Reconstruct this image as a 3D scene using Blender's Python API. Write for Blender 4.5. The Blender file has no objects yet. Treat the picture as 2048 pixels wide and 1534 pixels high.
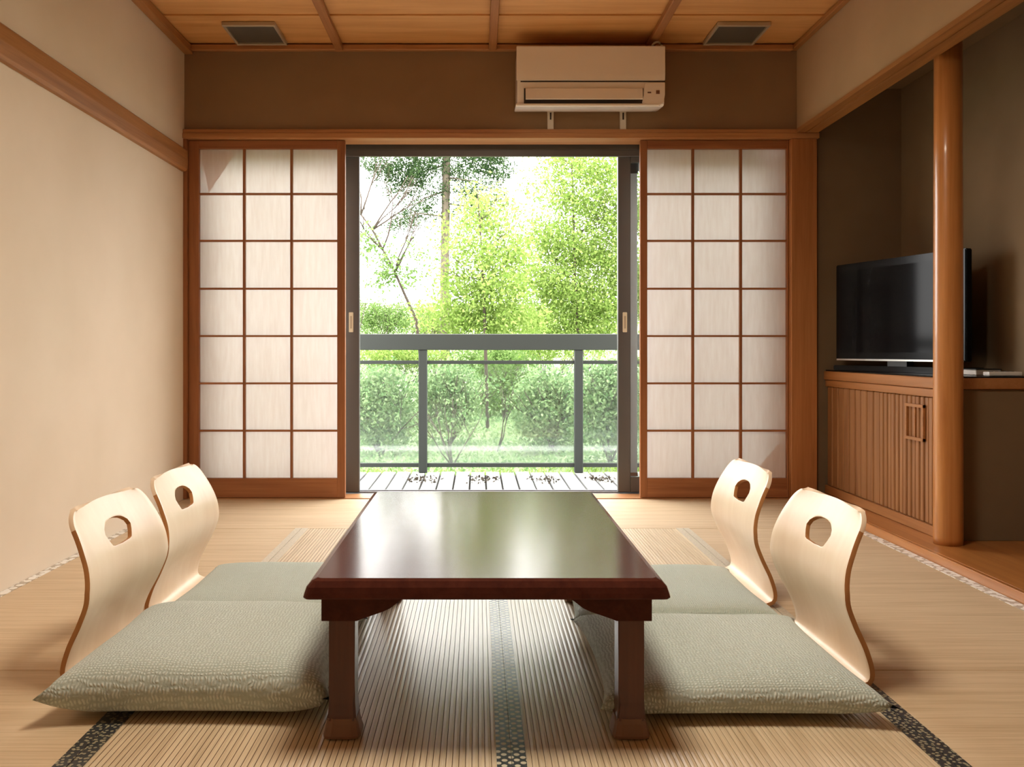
import bpy, bmesh, math, random
import numpy as np
from mathutils import Vector, Matrix
random.seed(7)
C = bpy.context.scene.collection
SC = bpy.context.scene

# ------------------------------------------------------------------ camera, sky, exposure
F = 1780.0                      # focal length in pixels of the 2048 px wide frame
cd = bpy.data.cameras.new('camera'); cam = bpy.data.objects.new('camera', cd); C.objects.link(cam)
cam.location = (0, 0, .77); cam.rotation_euler = (math.pi / 2, 0, 0)
cd.sensor_width = 36; cd.lens = 36 * F / 2048
cd.shift_x = (1024 - 955) / 2048; cd.shift_y = -(767 - 700) / 2048
cd.clip_start = .02; cd.clip_end = 500
SC.camera = cam
w = bpy.data.worlds.new('sky'); SC.world = w; w.use_nodes = True
bg = w.node_tree.nodes['Background']; bg.inputs[0].default_value = (1, .985, .965, 1); bg.inputs[1].default_value = 6.0
LAMP = 22.0
SC.view_settings.view_transform = 'Standard'; SC.view_settings.look = 'None'
SC.view_settings.gamma = 1; SC.view_settings.use_curve_mapping = False
SC.view_settings.exposure = 0.95
SC.cycles.use_denoising = True
SC.cycles.max_bounces = 14; SC.cycles.diffuse_bounces = 8; SC.cycles.transparent_max_bounces = 24
SC.cycles.sample_clamp_indirect = 8

# ------------------------------------------------------------------ materials
def mat(name):
    m = bpy.data.materials.new(name); m.use_nodes = True
    return m, m.node_tree, m.node_tree.nodes['Principled BSDF']
def nd(nt, t, **kw):
    n = nt.nodes.new(t)
    for k, v in kw.items(): setattr(n, k, v)
    return n
def ramp(nt, fac, stops):
    r = nd(nt, 'ShaderNodeValToRGB')
    e = r.color_ramp.elements
    while len(e) < len(stops): e.new(.5)
    for el, (p, c) in zip(e, stops): el.position = p; el.color = (*c, 1)
    nt.links.new(fac, r.inputs[0]); return r.outputs[0]
def coords(nt, scale=(1, 1, 1), rnd=True, kind='Object'):
    tc = nd(nt, 'ShaderNodeTexCoord'); mp = nd(nt, 'ShaderNodeMapping')
    nt.links.new(tc.outputs[kind], mp.inputs[0]); mp.inputs['Scale'].default_value = scale
    if rnd:
        oi = nd(nt, 'ShaderNodeObjectInfo'); mu = nd(nt, 'ShaderNodeMath', operation='MULTIPLY'); mu.inputs[1].default_value = 37
        nt.links.new(oi.outputs['Random'], mu.inputs[0]); nt.links.new(mu.outputs[0], mp.inputs['Location'])
    return mp.outputs[0]
def noise(nt, co, scale=1, detail=4, rough=.55, dist=0):
    n = nd(nt, 'ShaderNodeTexNoise'); n.inputs['Scale'].default_value = scale; n.inputs['Detail'].default_value = detail
    n.inputs['Roughness'].default_value = rough; n.inputs['Distortion'].default_value = dist
    nt.links.new(co, n.inputs['Vector']); return n.outputs['Fac']
def bump(nt, b, h, strength=.2, dist=.002):
    n = nd(nt, 'ShaderNodeBump'); n.inputs['Strength'].default_value = strength; n.inputs['Distance'].default_value = dist
    nt.links.new(h, n.inputs['Height']); nt.links.new(n.outputs[0], b.inputs['Normal'])
def plain(name, col, rough=.5, metal=0, spec=.5, coat=0):
    m, nt, b = mat(name)
    b.inputs['Base Color'].default_value = (*col, 1); b.inputs['Roughness'].default_value = rough
    b.inputs['Metallic'].default_value = metal; b.inputs['Specular IOR Level'].default_value = spec
    b.inputs['Coat Weight'].default_value = coat
    return m
def wood(name, c1, c2, axis=0, rough=.45, coat=0, coat_rough=.1, grain=26, spec=.4, relief=.12):
    m, nt, b = mat(name)
    s = [grain] * 3; s[axis] = 1.3
    co = coords(nt, s)
    f = noise(nt, co, 1, 5, .6, .6)
    s2 = [grain * 6] * 3; s2[axis] = 4
    f2 = noise(nt, coords(nt, s2), 1, 2)
    mx = nd(nt, 'ShaderNodeMath', operation='MULTIPLY_ADD'); mx.inputs[1].default_value = .25; nt.links.new(f2, mx.inputs[0]); nt.links.new(f, mx.inputs[2])
    col = ramp(nt, mx.outputs[0], [(.38, c1), (.82, c2)])
    nt.links.new(col, b.inputs['Base Color'])
    b.inputs['Roughness'].default_value = rough; b.inputs['Specular IOR Level'].default_value = spec
    b.inputs['Coat Weight'].default_value = coat; b.inputs['Coat Roughness'].default_value = coat_rough
    if relief: bump(nt, b, mx.outputs[0], relief, .001)
    return m
def plaster(name, c1, c2):
    m, nt, b = mat(name)
    f = noise(nt, coords(nt, rnd=False), 240, 3); g = noise(nt, coords(nt, rnd=False), 2.2, 3)
    nt.links.new(ramp(nt, g, [(.3, c1), (.7, c2)]), b.inputs['Base Color'])
    b.inputs['Roughness'].default_value = .92; b.inputs['Specular IOR Level'].default_value = .15
    bump(nt, b, f, .18, .0012); return m
def tatami(name, along, c1, c2, rough, spec, aniso=.0):
    m, nt, b = mat(name)
    s = [330, 330, 330]; s[along] = 5
    f = noise(nt, coords(nt, s), 1, 3, .6)
    s = [40, 40, 40]; s[along] = 1.5
    g = noise(nt, coords(nt, s), 1, 3)
    a = nd(nt, 'ShaderNodeMath', operation='MULTIPLY_ADD'); a.inputs[1].default_value = .7; nt.links.new(g, a.inputs[0])
    nt.links.new(f, a.inputs[2])
    nt.links.new(ramp(nt, a.outputs[0], [(.6, c1), (1.05, c2)]), b.inputs['Base Color'])
    b.inputs['Roughness'].default_value = rough; b.inputs['Specular IOR Level'].default_value = spec
    bump(nt, b, f, .25, .0008)
    return m

M = {}
M['wall'] = plaster('wall_plaster', (.68, .575, .44), (.73, .625, .49))
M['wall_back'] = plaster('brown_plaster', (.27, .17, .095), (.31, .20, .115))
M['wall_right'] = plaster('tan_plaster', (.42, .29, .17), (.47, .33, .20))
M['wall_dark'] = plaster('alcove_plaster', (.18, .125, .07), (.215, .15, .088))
M['shoji_wood_v'] = wood('shoji_wood_upright', (.22, .075, .026), (.36, .14, .05), 2)
M['shoji_wood_h'] = wood('shoji_wood_level', (.24, .085, .03), (.40, .16, .06), 0)
M['trim_x'] = wood('trim_wood_across', (.34, .14, .05), (.52, .25, .10), 0)
M['trim_y'] = wood('trim_wood_deep', (.25, .10, .028), (.42, .19, .062), 1)
M['trim_z'] = wood('trim_wood_upright', (.34, .13, .04), (.50, .22, .08), 2)
M['batten'] = wood('batten_wood', (.28, .11, .04), (.42, .19, .07), 1)
M['ceil'] = wood('ceiling_wood', (.56, .27, .085), (.72, .39, .15), 0, .5, grain=14)
M['pole'] = wood('polished_post_wood', (.42, .16, .04), (.58, .26, .08), 2, .3, coat=.3)
M['cab_z'] = wood('cabinet_wood_upright', (.21, .085, .028), (.36, .17, .065), 2, .4)
M['cab_y'] = wood('cabinet_wood_level', (.30, .12, .035), (.42, .19, .07), 1, .35)
M['alcove_floor'] = wood('alcove_floor_wood', (.32, .11, .026), (.48, .20, .055), 1, .3, coat=.15)
M['table'] = wood('lacquered_table_wood', (.050, .014, .010), (.085, .024, .015), 1, .3, coat=0, spec=.5, relief=0)
for n_ in [M['table'].node_tree.nodes['Principled BSDF']]: n_.inputs['IOR'].default_value = 1.19; n_.inputs['Roughness'].default_value = .15
M['table_leg'] = wood('dark_table_wood', (.060, .016, .008), (.105, .030, .014), 2, .35, coat=.3)
M['table_foot'] = plain('worn_foot', (.20, .10, .055), .5)
M['birch'] = wood('birch_plywood', (.78, .60, .42), (.85, .69, .51), 2, .38, grain=9)
M['ply_edge'] = wood('plywood_edge', (.40, .17, .055), (.52, .25, .09), 2, .5)
M['tatami_x'] = tatami('tatami_across', 0, (.50, .36, .21), (.66, .51, .33), .55, .35)
M['tatami_y'] = tatami('tatami_lengthwise', 1, (.54, .41, .25), (.72, .58, .39), .36, .8)
M['groove_shade'] = plain('tatami_groove_shade', (.16, .095, .055), .6, spec=.3)  # dark colour on the groove faces paints the shade between the ribs
M['black_gloss'] = plain('black_gloss', (.006, .006, .007), .18, spec=.5)
M['black_gloss'].node_tree.nodes['Principled BSDF'].inputs['IOR'].default_value = 1.2
M['screen'] = plain('dark_screen', (.004, .004, .005), .10, spec=.5)
M['screen'].node_tree.nodes['Principled BSDF'].inputs['IOR'].default_value = 1.16
M['black'] = plain('black_plastic', (.012, .011, .011), .4)
M['silver'] = plain('silver_trim', (.55, .54, .52), .3, .8)
M['ac'] = plain('cream_plastic', (.92, .87, .80), .2, coat=.3)
M['ac_dark'] = plain('dark_slot', (.03, .02, .015), .6)
M['bracket'] = plain('painted_bracket', (.66, .60, .50), .5)
M['mark'] = plain('brown_mark', (.16, .07, .04), .6)
M['bronze'] = plain('bronze_aluminium', (.12, .118, .118), .35, .3)
M['screen_frame'] = plain('grey_aluminium', (.36, .36, .38), .45, .2)
M['rail'] = plain('painted_rail', (.020, .024, .020), .5)
M['ivory'] = plain('ivory_pull', (.75, .68, .52), .4)
M['vent_frame'] = plain('vent_frame', (.48, .40, .29), .4, .3)
M['vent_panel'] = plain('vent_panel', (.085, .072, .055), .7)
M['white'] = plain('white_plastic', (.8, .78, .74), .35)

# shoji paper
m, nt, b = mat('shoji_paper')
out = nt.nodes['Material Output']; tr = nd(nt, 'ShaderNodeBsdfTranslucent'); di = nd(nt, 'ShaderNodeBsdfDiffuse'); mx = nd(nt, 'ShaderNodeMixShader')
f = noise(nt, coords(nt, (60, 60, 7)), 1, 4)
col = ramp(nt, f, [(.3, (.80, .70, .655)), (.7, (.86, .78, .745))])
nt.links.new(col, tr.inputs[0]); nt.links.new(col, di.inputs[0]); mx.inputs[0].default_value = .39
nt.links.new(di.outputs[0], mx.inputs[1]); nt.links.new(tr.outputs[0], mx.inputs[2]); nt.links.new(mx.outputs[0], out.inputs[0]); M['paper'] = m
# clear pane
def pane(name, tint, rough, haze=None):
    m, nt, b = mat(name); out = nt.nodes['Material Output']
    t = nd(nt, 'ShaderNodeBsdfTransparent'); t.inputs[0].default_value = (*tint, 1)
    g = nd(nt, 'ShaderNodeBsdfGlossy'); g.inputs['Roughness'].default_value = rough
    fr = nd(nt, 'ShaderNodeFresnel'); fr.inputs[0].default_value = 1.45
    mx = nd(nt, 'ShaderNodeMixShader'); nt.links.new(fr.outputs[0], mx.inputs[0]); nt.links.new(t.outputs[0], mx.inputs[1]); nt.links.new(g.outputs[0], mx.inputs[2])
    last = mx.outputs[0]
    if haze:      # whitish translucent layer, thicker towards the lower edge of the pane
        d = nd(nt, 'ShaderNodeBsdfTranslucent'); d.inputs[0].default_value = (.45, .47, .46, 1)
        tc = nd(nt, 'ShaderNodeTexCoord'); sx = nd(nt, 'ShaderNodeSeparateXYZ'); nt.links.new(tc.outputs['Generated'], sx.inputs[0])
        mr = nd(nt, 'ShaderNodeMapRange'); nt.links.new(sx.outputs[2], mr.inputs[0]); mr.inputs[1].default_value = 0; mr.inputs[2].default_value = .6
        mr.inputs[3].default_value = haze[0]; mr.inputs[4].default_value = haze[1]
        m2 = nd(nt, 'ShaderNodeMixShader'); nt.links.new(mr.outputs[0], m2.inputs[0]); nt.links.new(last, m2.inputs[1]); nt.links.new(d.outputs[0], m2.inputs[2]); last = m2.outputs[0]
    nt.links.new(last, out.inputs[0]); return m
M['glass'] = pane('clear_glass', (.95, .97, .96), .0)
M['rail_glass'] = pane('whitish_glass', (.9, .94, .92), .05, (.11, .03))
M['mesh'] = pane('insect_mesh', (.86, .86, .86), .5)

# fabrics
def fabric(name, c1, c2, sc):
    m, nt, b = mat(name)
    co = coords(nt)
    k = nd(nt, 'ShaderNodeTexWave', wave_type='BANDS', bands_direction='X'); k.inputs['Scale'].default_value = sc; k.inputs['Distortion'].default_value = 6; k.inputs['Detail'].default_value = 2
    l = nd(nt, 'ShaderNodeTexWave', wave_type='BANDS', bands_direction='Y'); l.inputs['Scale'].default_value = sc; l.inputs['Distortion'].default_value = 6; l.inputs['Detail'].default_value = 2
    nt.links.new(co, k.inputs[0]); nt.links.new(co, l.inputs[0])
    a = nd(nt, 'ShaderNodeMath', operation='MULTIPLY'); nt.links.new(k.outputs['Fac'], a.inputs[0]); nt.links.new(l.outputs['Fac'], a.inputs[1])
    n = noise(nt, co, 160, 3); s = nd(nt, 'ShaderNodeMath', operation='MULTIPLY_ADD'); s.inputs[1].default_value = .6
    nt.links.new(n, s.inputs[0]); nt.links.new(a.outputs[0], s.inputs[2])
    nt.links.new(ramp(nt, s.outputs[0], [(.2, c1), (1.0, c2)]), b.inputs['Base Color'])
    b.inputs['Roughness'].default_value = .75; b.inputs['Specular IOR Level'].default_value = .25
    b.inputs['Sheen Weight'].default_value = .35; b.inputs['Sheen Roughness'].default_value = .4
    bump(nt, b, s.outputs[0], .65, .0028); return m
M['cushion'] = fabric('sage_weave', (.38, .43, .37), (.64, .70, .63), 42)
M['cushion_plain'] = fabric('sage_cloth', (.44, .495, .425), (.535, .60, .525), 60)
# edging cloth: hexagonal light dots on dark blue
def edging(name, base, dot, pitch, rad, sheen, jitter=0):
    m, nt, b = mat(name)
    co = coords(nt, (1 / pitch, 1 / pitch, 0), False)
    v = nd(nt, 'ShaderNodeTexVoronoi', voronoi_dimensions='2D'); v.inputs['Scale'].default_value = 1; v.inputs['Randomness'].default_value = jitter
    mp = nd(nt, 'ShaderNodeMapping'); mp.inputs['Rotation'].default_value = (0, 0, math.pi / 4); nt.links.new(co, mp.inputs[0]); nt.links.new(mp.outputs[0], v.inputs['Vector'])
    nt.links.new(ramp(nt, v.outputs['Distance'], [(rad, dot), (rad + .06, base)]), b.inputs['Base Color'])
    b.inputs['Roughness'].default_value = .42; b.inputs['Specular IOR Level'].default_value = .8
    b.inputs['Sheen Weight'].default_value = sheen; b.inputs['Sheen Roughness'].default_value = .25
    return m
M['heri'] = edging('dark_edging_cloth', (.016, .019, .024), (.66, .60, .44), .0165, .30, .8, .12)
M['heri_side'] = edging('dark_floral_edging_cloth', (.018, .021, .024), (.30, .27, .17), .011, .26, .5, .9)
M['heri_glare'] = edging('glare_edging_cloth', (.50, .43, .31), (.60, .52, .38), .011, .3, .5, .6)  # far stretches of the edging: window glare painted into the cloth colour
M['heri_wall'] = edging('pale_edging_cloth', (.42, .34, .24), (.86, .83, .76), .026, .42, .3, .8)

# outdoors
def leafmat(name, c1, c2, tl):
    m, nt, b = mat(name); out = nt.nodes['Material Output']
    g = nd(nt, 'ShaderNodeNewGeometry')
    col = ramp(nt, g.outputs['Random Per Island'], [(.0, c1), (1, c2)])
    d = nd(nt, 'ShaderNodeBsdfDiffuse'); t = nd(nt, 'ShaderNodeBsdfTranslucent'); mx = nd(nt, 'ShaderNodeMixShader'); mx.inputs[0].default_value = tl
    nt.links.new(col, d.inputs[0]); nt.links.new(col, t.inputs[0]); nt.links.new(d.outputs[0], mx.inputs[1]); nt.links.new(t.outputs[0], mx.inputs[2])
    nt.links.new(mx.outputs[0], out.inputs[0]); return m
M['leaf_lime'] = leafmat('lime_leaves', (.13, .22, .04), (.31, .40, .12), .45)
M['leaf_soft'] = leafmat('soft_green_leaves', (.08, .155, .035), (.20, .29, .10), .4)
M['leaf_pale'] = leafmat('pale_leaves', (.10, .19, .07), (.31, .40, .20), .4)
M['leaf_dark'] = leafmat('dark_needles', (.02, .045, .02), (.075, .12, .045), .35)
M['bark'] = wood('bark', (.05, .04, .028), (.13, .105, .075), 2, .9, grain=14)
M['dead_leaf'] = plain('dead_leaf', (.045, .032, .018), .8)
M['twig'] = plain('twig_bark', (.05, .035, .025), .9)
m, nt, b = mat('mossy_ground'); f = noise(nt, coords(nt, rnd=False), 3, 6)
nt.links.new(ramp(nt, f, [(.3, (.08, .12, .045)), (.7, (.19, .23, .12))]), b.inputs['Base Color']); b.inputs['Roughness'].default_value = .95; M['ground'] = m
m, nt, b = mat('weathered_deck'); f = noise(nt, coords(nt, (30, 1.5, 30)), 1, 5)
nt.links.new(ramp(nt, f, [(.3, (.20, .20, .195)), (.7, (.30, .30, .29))]), b.inputs['Base Color']); b.inputs['Roughness'].default_value = .7; M['deck'] = m
M['deck_under'] = plain('deck_frame', (.03, .025, .02), .9)
m, nt, b = mat('lamp_diffuser'); b.inputs['Base Color'].default_value = (.9, .85, .75, 1)
b.inputs['Emission Color'].default_value = (1, .89, .74, 1); b.inputs['Emission Strength'].default_value = LAMP; M['diffuser'] = m

# ------------------------------------------------------------------ helpers
def tag(o, label=None, cat=None, group=None, kind=None):
    for k, v in (('label', label), ('category', cat), ('group', group), ('kind', kind)):
        if v: o[k] = v
    return o
def empty(name, loc, label=None, cat=None, group=None, kind=None):
    o = bpy.data.objects.new(name, None); C.objects.link(o); o.location = loc; o.empty_display_size = .1
    return tag(o, label, cat, group, kind)
def link(name, me, mt, parent=None, loc=None, smooth=False):
    """one mesh object; vertices are in world coordinates and become local to the parent's origin (or to the base of the mesh)"""
    n = len(me.vertices); co = np.empty(n * 3, 'f'); me.vertices.foreach_get('co', co); co = co.reshape(-1, 3)
    if parent is not None:
        off = np.zeros(3); p = parent
        while p is not None: off += np.array(p.location); p = p.parent
    elif loc is not None: off = np.array(loc, float)
    else:
        lo, hi = co.min(0), co.max(0); off = np.array([(lo[0] + hi[0]) / 2, (lo[1] + hi[1]) / 2, lo[2]])
    me.vertices.foreach_set('co', (co - off).astype('f').ravel()); me.update()
    o = bpy.data.objects.new(name, me); C.objects.link(o)
    if parent is not None: o.parent = parent
    else: o.location = off
    for q in (mt if isinstance(mt, (list, tuple)) else [mt]): me.materials.append(q)
    if smooth: me.polygons.foreach_set('use_smooth', [True] * len(me.polygons))
    return o
def bm_done(bm, name='m'):
    me = bpy.data.meshes.new(name); bmesh.ops.recalc_face_normals(bm, faces=bm.faces); bm.to_mesh(me); bm.free(); return me
def addbox(bm, x0, x1, y0, y1, z0, z1):
    vs = [bm.verts.new(p) for p in ((x0,y0,z0),(x1,y0,z0),(x1,y1,z0),(x0,y1,z0),(x0,y0,z1),(x1,y0,z1),(x1,y1,z1),(x0,y1,z1))]
    for f in ((0,3,2,1),(4,5,6,7),(0,1,5,4),(1,2,6,5),(2,3,7,6),(3,0,4,7)): bm.faces.new([vs[i] for i in f])
    return vs
def boxes(name, bs, mt, parent=None, bevel=0, seg=2, loc=None):
    bm = bmesh.new()
    for b_ in bs: addbox(bm, *b_)
    if bevel: bmesh.ops.bevel(bm, geom=bm.edges[:], offset=bevel, segments=seg, affect='EDGES', profile=.6)
    return link(name, bm_done(bm, name), mt, parent, loc)
def box(name, x0, x1, y0, y1, z0, z1, mt, parent=None, bevel=0, seg=2): return boxes(name, [(x0,x1,y0,y1,z0,z1)], mt, parent, bevel, seg)
def struct(o): o['kind'] = 'structure'; return o
def prism(name, pts, axis, a0, a1, mt, parent=None, bevel=0, smooth=False):
    """polygon pts (2-D) swept along axis (0=x: pts are (y,z); 1=y: pts are (x,z); 2=z: pts are (x,y))"""
    def P(p, a): return {0: (a, p[0], p[1]), 1: (p[0], a, p[1]), 2: (p[0], p[1], a)}[axis]
    bm = bmesh.new(); A = [bm.verts.new(P(p, a0)) for p in pts]; B = [bm.verts.new(P(p, a1)) for p in pts]; n = len(pts)
    bm.faces.new(A); bm.faces.new(B[::-1])
    for i in range(n): bm.faces.new((A[i], B[i], B[(i+1) % n], A[(i+1) % n]))
    if bevel: bmesh.ops.bevel(bm, geom=[e for e in bm.edges if e.calc_face_angle(0) > .6] if False else bm.edges[:], offset=bevel, segments=2, affect='EDGES')
    return link(name, bm_done(bm, name), mt, parent, None, smooth)
def lathe_z(name, prof, cx, cy, mt, parent=None, n=32):
    bm = bmesh.new(); rings = []
    for r, z in prof: rings.append([bm.verts.new((cx + r * math.cos(2*math.pi*i/n), cy + r * math.sin(2*math.pi*i/n), z)) for i in range(n)])
    for a, b_ in zip(rings, rings[1:]):
        for i in range(n): bm.faces.new((a[i], a[(i+1) % n], b_[(i+1) % n], b_[i]))
    bm.faces.new(rings[0]); bm.faces.new(rings[-1])
    return link(name, bm_done(bm, name), mt, parent, None, True)
def tube_into(bm, pts, radii, n=7):
    pts = [Vector(p) for p in pts]; rings = []
    for i, p in enumerate(pts):
        d = (pts[min(i+1, len(pts)-1)] - pts[max(i-1, 0)]).normalized()
        u = d.orthogonal().normalized() if abs(d.z) > .99 or True else d; v = d.cross(u)
        rings.append([bm.verts.new(p + float(radii[i]) * (math.cos(2*math.pi*k/n) * u + math.sin(2*math.pi*k/n) * v)) for k in range(n)])
    for a, b_ in zip(rings, rings[1:]):
        for k in range(n): bm.faces.new((a[k], a[(k+1) % n], b_[(k+1) % n], b_[k]))
    bm.faces.new(rings[0]); bm.faces.new(rings[-1])
def dup(o, loc, label=None):
    c = o.copy(); C.objects.link(c); c.location = loc
    if label: c['label'] = label
    for ch in [x for x in bpy.data.objects if x.parent == o]:
        d = ch.copy(); C.objects.link(d); d.parent = c
        for g in [x for x in bpy.data.objects if x.parent == ch]:
            e = g.copy(); C.objects.link(e); e.parent = d
    return c

# ------------------------------------------------------------------ room shell
XL, XR, YB, ZC = -1.515, 1.65, 4.60, 2.335      # left wall, right wall line, back wall, ceiling
YF = -1.5                                        # wall behind the camera
struct(box('wall_left', XL - .12, XL, YF, YB + .2, -.05, ZC + .03, M['wall']))
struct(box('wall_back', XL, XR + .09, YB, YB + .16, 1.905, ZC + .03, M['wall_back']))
struct(box('wall_front', XL, 2.3, YF - .12, YF, -.05, ZC + .03, M['wall']))
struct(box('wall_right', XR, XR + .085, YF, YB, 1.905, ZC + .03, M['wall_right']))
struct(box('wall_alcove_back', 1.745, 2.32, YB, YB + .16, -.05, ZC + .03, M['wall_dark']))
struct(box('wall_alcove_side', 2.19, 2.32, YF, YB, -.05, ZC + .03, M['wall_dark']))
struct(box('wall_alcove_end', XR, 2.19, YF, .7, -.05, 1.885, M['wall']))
struct(box('ceiling_alcove', XR + .085, 2.19, YF, YB, 2.12, 2.16, M['wall_dark']))

# floor with its mats
fl = struct(box('floor', XL, XR + .01, YF, YB + .0, -.09, -.04, M['deck_under']))
def flat_mat(x0, x1, y0, y1, mt): return box('tatami_mat', x0, x1, y0, y1, -.04, 0, mt, fl, .0025, 1)
def ribbed_mat(x0, x1, y0, y1):
    pitch = (x1 - x0) / round((x1 - x0) / .0122); n = round((x1 - x0) / pitch)
    prof = []
    for i in range(n):
        a = x0 + i * pitch
        prof += [(a, -.0016, 1), (a + .0005, -.0016, 1), (a + .0010, -.0003, 0), (a + pitch * .5, .0003, 0), (a + pitch - .0005, -.0003, 1)]
    prof.append((x1, -.0016, 1))
    bm = bmesh.new()
    A = [bm.verts.new((p[0], y0, p[1])) for p in prof]; B = [bm.verts.new((p[0], y1, p[1])) for p in prof]
    for i in range(len(prof) - 1):
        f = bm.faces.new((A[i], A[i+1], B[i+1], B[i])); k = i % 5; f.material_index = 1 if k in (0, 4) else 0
    a0, a1 = bm.verts.new((x0, y0, -.04)), bm.verts.new((x1, y0, -.04)); b0, b1 = bm.verts.new((x0, y1, -.04)), bm.verts.new((x1, y1, -.04))
    bm.faces.new((a0, a1, *A[::-1])); bm.faces.new((b1, b0, *B)); bm.faces.new((a0, b0, b1, a1)); bm.faces.new((a0, A[0], B[0], b0)); bm.faces.new((a1, b1, B[-1], A[-1]))
    return link('tatami_mat', bm_done(bm), [M['tatami_y'], M['groove_shade']], fl)
def strip(x0, x1, y0, y1, mt, parent): return box('edging', x0, x1, y0, y1, .0005, .0022, mt, parent)
XA, XM, XB = -.757, .064, .884
YS, YT, YU = 3.84, 2.14, .5
g = .0025
flat_mat(XL, XM - g/2, YS + g/2, YB - .002, M['tatami_x']); flat_mat(XM + g/2, XR, YS + g/2, YB - .002, M['tatami_x'])
for (x0, x1, sa, sb) in ((XA, XM, M['heri_side'], M['heri']), (XM, XB, M['heri'], M['heri_side'])):
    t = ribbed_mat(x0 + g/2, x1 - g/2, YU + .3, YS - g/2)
    for (u0, u1, sm) in ((x0 + .0005, x0 + .028, sa), (x1 - .028, x1 - .0005, sb)):
        if sm is M['heri_side']: strip(u0, u1, YU + .3, 2.35, sm, t); strip(u0, u1, 2.35, YS - g/2, M['heri_glare'], t)
        else: strip(u0, u1, YU + .3, YS - g/2, sm, t)
for (x0, x1, ys) in ((XL, XA, ((YT, YS), (YU, YT), (YF, YU))), (XB, XR, ((YT, YS), (YU, YT), (YF, YU)))):
    for y0, y1 in ys:
        t = flat_mat(x0 + g/2, x1 - g/2, y0 + g/2, y1 - g/2, M['tatami_x'])
        if x0 < 0: strip(x0 + .002, x0 + .030, y0 + g/2, y1 - g/2, M['heri_wall'], t); strip(x1 - .028, x1 - .0005 - g/2, y0 + g/2, y1 - g/2, M['heri_glare'] if y0 > 2.1 else M['heri_side'], t)
        else: strip(x1 - .042, x1 - .002, y0 + g/2, y1 - g/2, M['heri_wall'], t); strip(x0 + .0005 + g/2, x0 + .028, y0 + g/2, y1 - g/2, M['heri_glare'] if y0 > 2.1 else M['heri_side'], t)
for x0, x1 in ((XA, XM), (XM, XB)): flat_mat(x0 + g/2, x1 - g/2, YF, YU + .3 - g, M['tatami_x'])

# ceiling boards and battens
ce = struct(box('ceiling', XL - .05, XR + .05, YF, YB + .05, ZC + .03, ZC + .06, M['ceil']))
y = YB
edges = [4.60, 4.19] + [4.19 - .44 * i for i in range(1, 13)] + [YF]
for i in range(len(edges) - 1):
    b1, b0 = edges[i], edges[i+1]
    for k, (x0, x1) in enumerate(((XL, -.71), (-.71, .078), (.078, .88), (.88, XR))):
        prism('ceiling_board', [(b0 - .012, ZC + .004), (b1, ZC + .012), (b1, ZC + .026), (b0 - .012, ZC + .014)], 0, x0 + .0008, x1 - .0008, M['ceil'], ce)
for x in (-.71, .078, .88): box('batten', x - .02, x + .02, YF, YB - .03, ZC - .028, ZC + .002, M['batten'], ce, .003, 1)
struct(box('trim_1', XL, XL + .045, YF, YB, ZC - .038, ZC + .004, M['trim_y'], bevel=.003, seg=1))
struct(box('trim_2', XL + .045, XR - .03, YB - .035, YB, ZC - .024, ZC + .004, M['trim_x'], bevel=.003, seg=1))
struct(box('trim_3', XR - .03, XR, YF, YB, ZC - .02, ZC + .004, M['trim_y'], bevel=.003, seg=1))
# picture rail on the left wall: rounded face, rounded end
pts = [(XL, 1.685), (XL + .016, 1.687), (XL + .026, 1.697), (XL + .029, 1.74), (XL + .026, 1.79), (XL + .016, 1.80), (XL, 1.802)]
struct(prism('trim_4', pts, 1, YF, YB - .032, M['trim_y']))
# lintel over the sliding screens, two strips, and the sill
kam = struct(boxes('trim_5', [(XL, 1.755, YB - .035, YB + .11, 1.857, 1.884), (XL, 1.755, YB - .028, YB + .11, 1.884, 1.905)], M['trim_x'], bevel=.002, seg=1))
struct(box('trim_6', XL, 1.62, YB, YB + .14, -.05, .004, M['trim_x']))
struct(box('trim_7', XL, XL + .018, YB - .02, YB + .10, .004, 1.857, M['shoji_wood_v']))
struct(box('trim_8', 1.612, 1.745, YB - .03, YB + .12, -.02, 1.857, M['trim_z'], bevel=.003, seg=1))
# alcove beam: thin face, grooved underside
struct(prism('trim_9', [(XR - .012, 1.905), (XR - .012, 1.885), (XR + .03, 1.885), (XR + .03, 1.891), (XR + .036, 1.891), (XR + .036, 1.885), (XR + .097, 1.885), (XR + .097, 1.905)], 1, YF, YB - .04, M['trim_y']))
# alcove floor with its edge board, round pillar
afl = struct(box('floor_alcove', XR + .022, 2.19, .7, YB, -.04, .033, M['alcove_floor'], bevel=.002, seg=1))
struct(box('trim_10', XR + .001, XR + .022, .7, YB - .03, -.04, .034, M['alcove_floor'], bevel=.003, seg=1))
struct(lathe_z('pillar', [(.051, .033), (.052, .06), (.0515, .8), (.050, 1.5), (.049, 2.12)], 1.79, 3.385, M['pole'], n=40))

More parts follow.
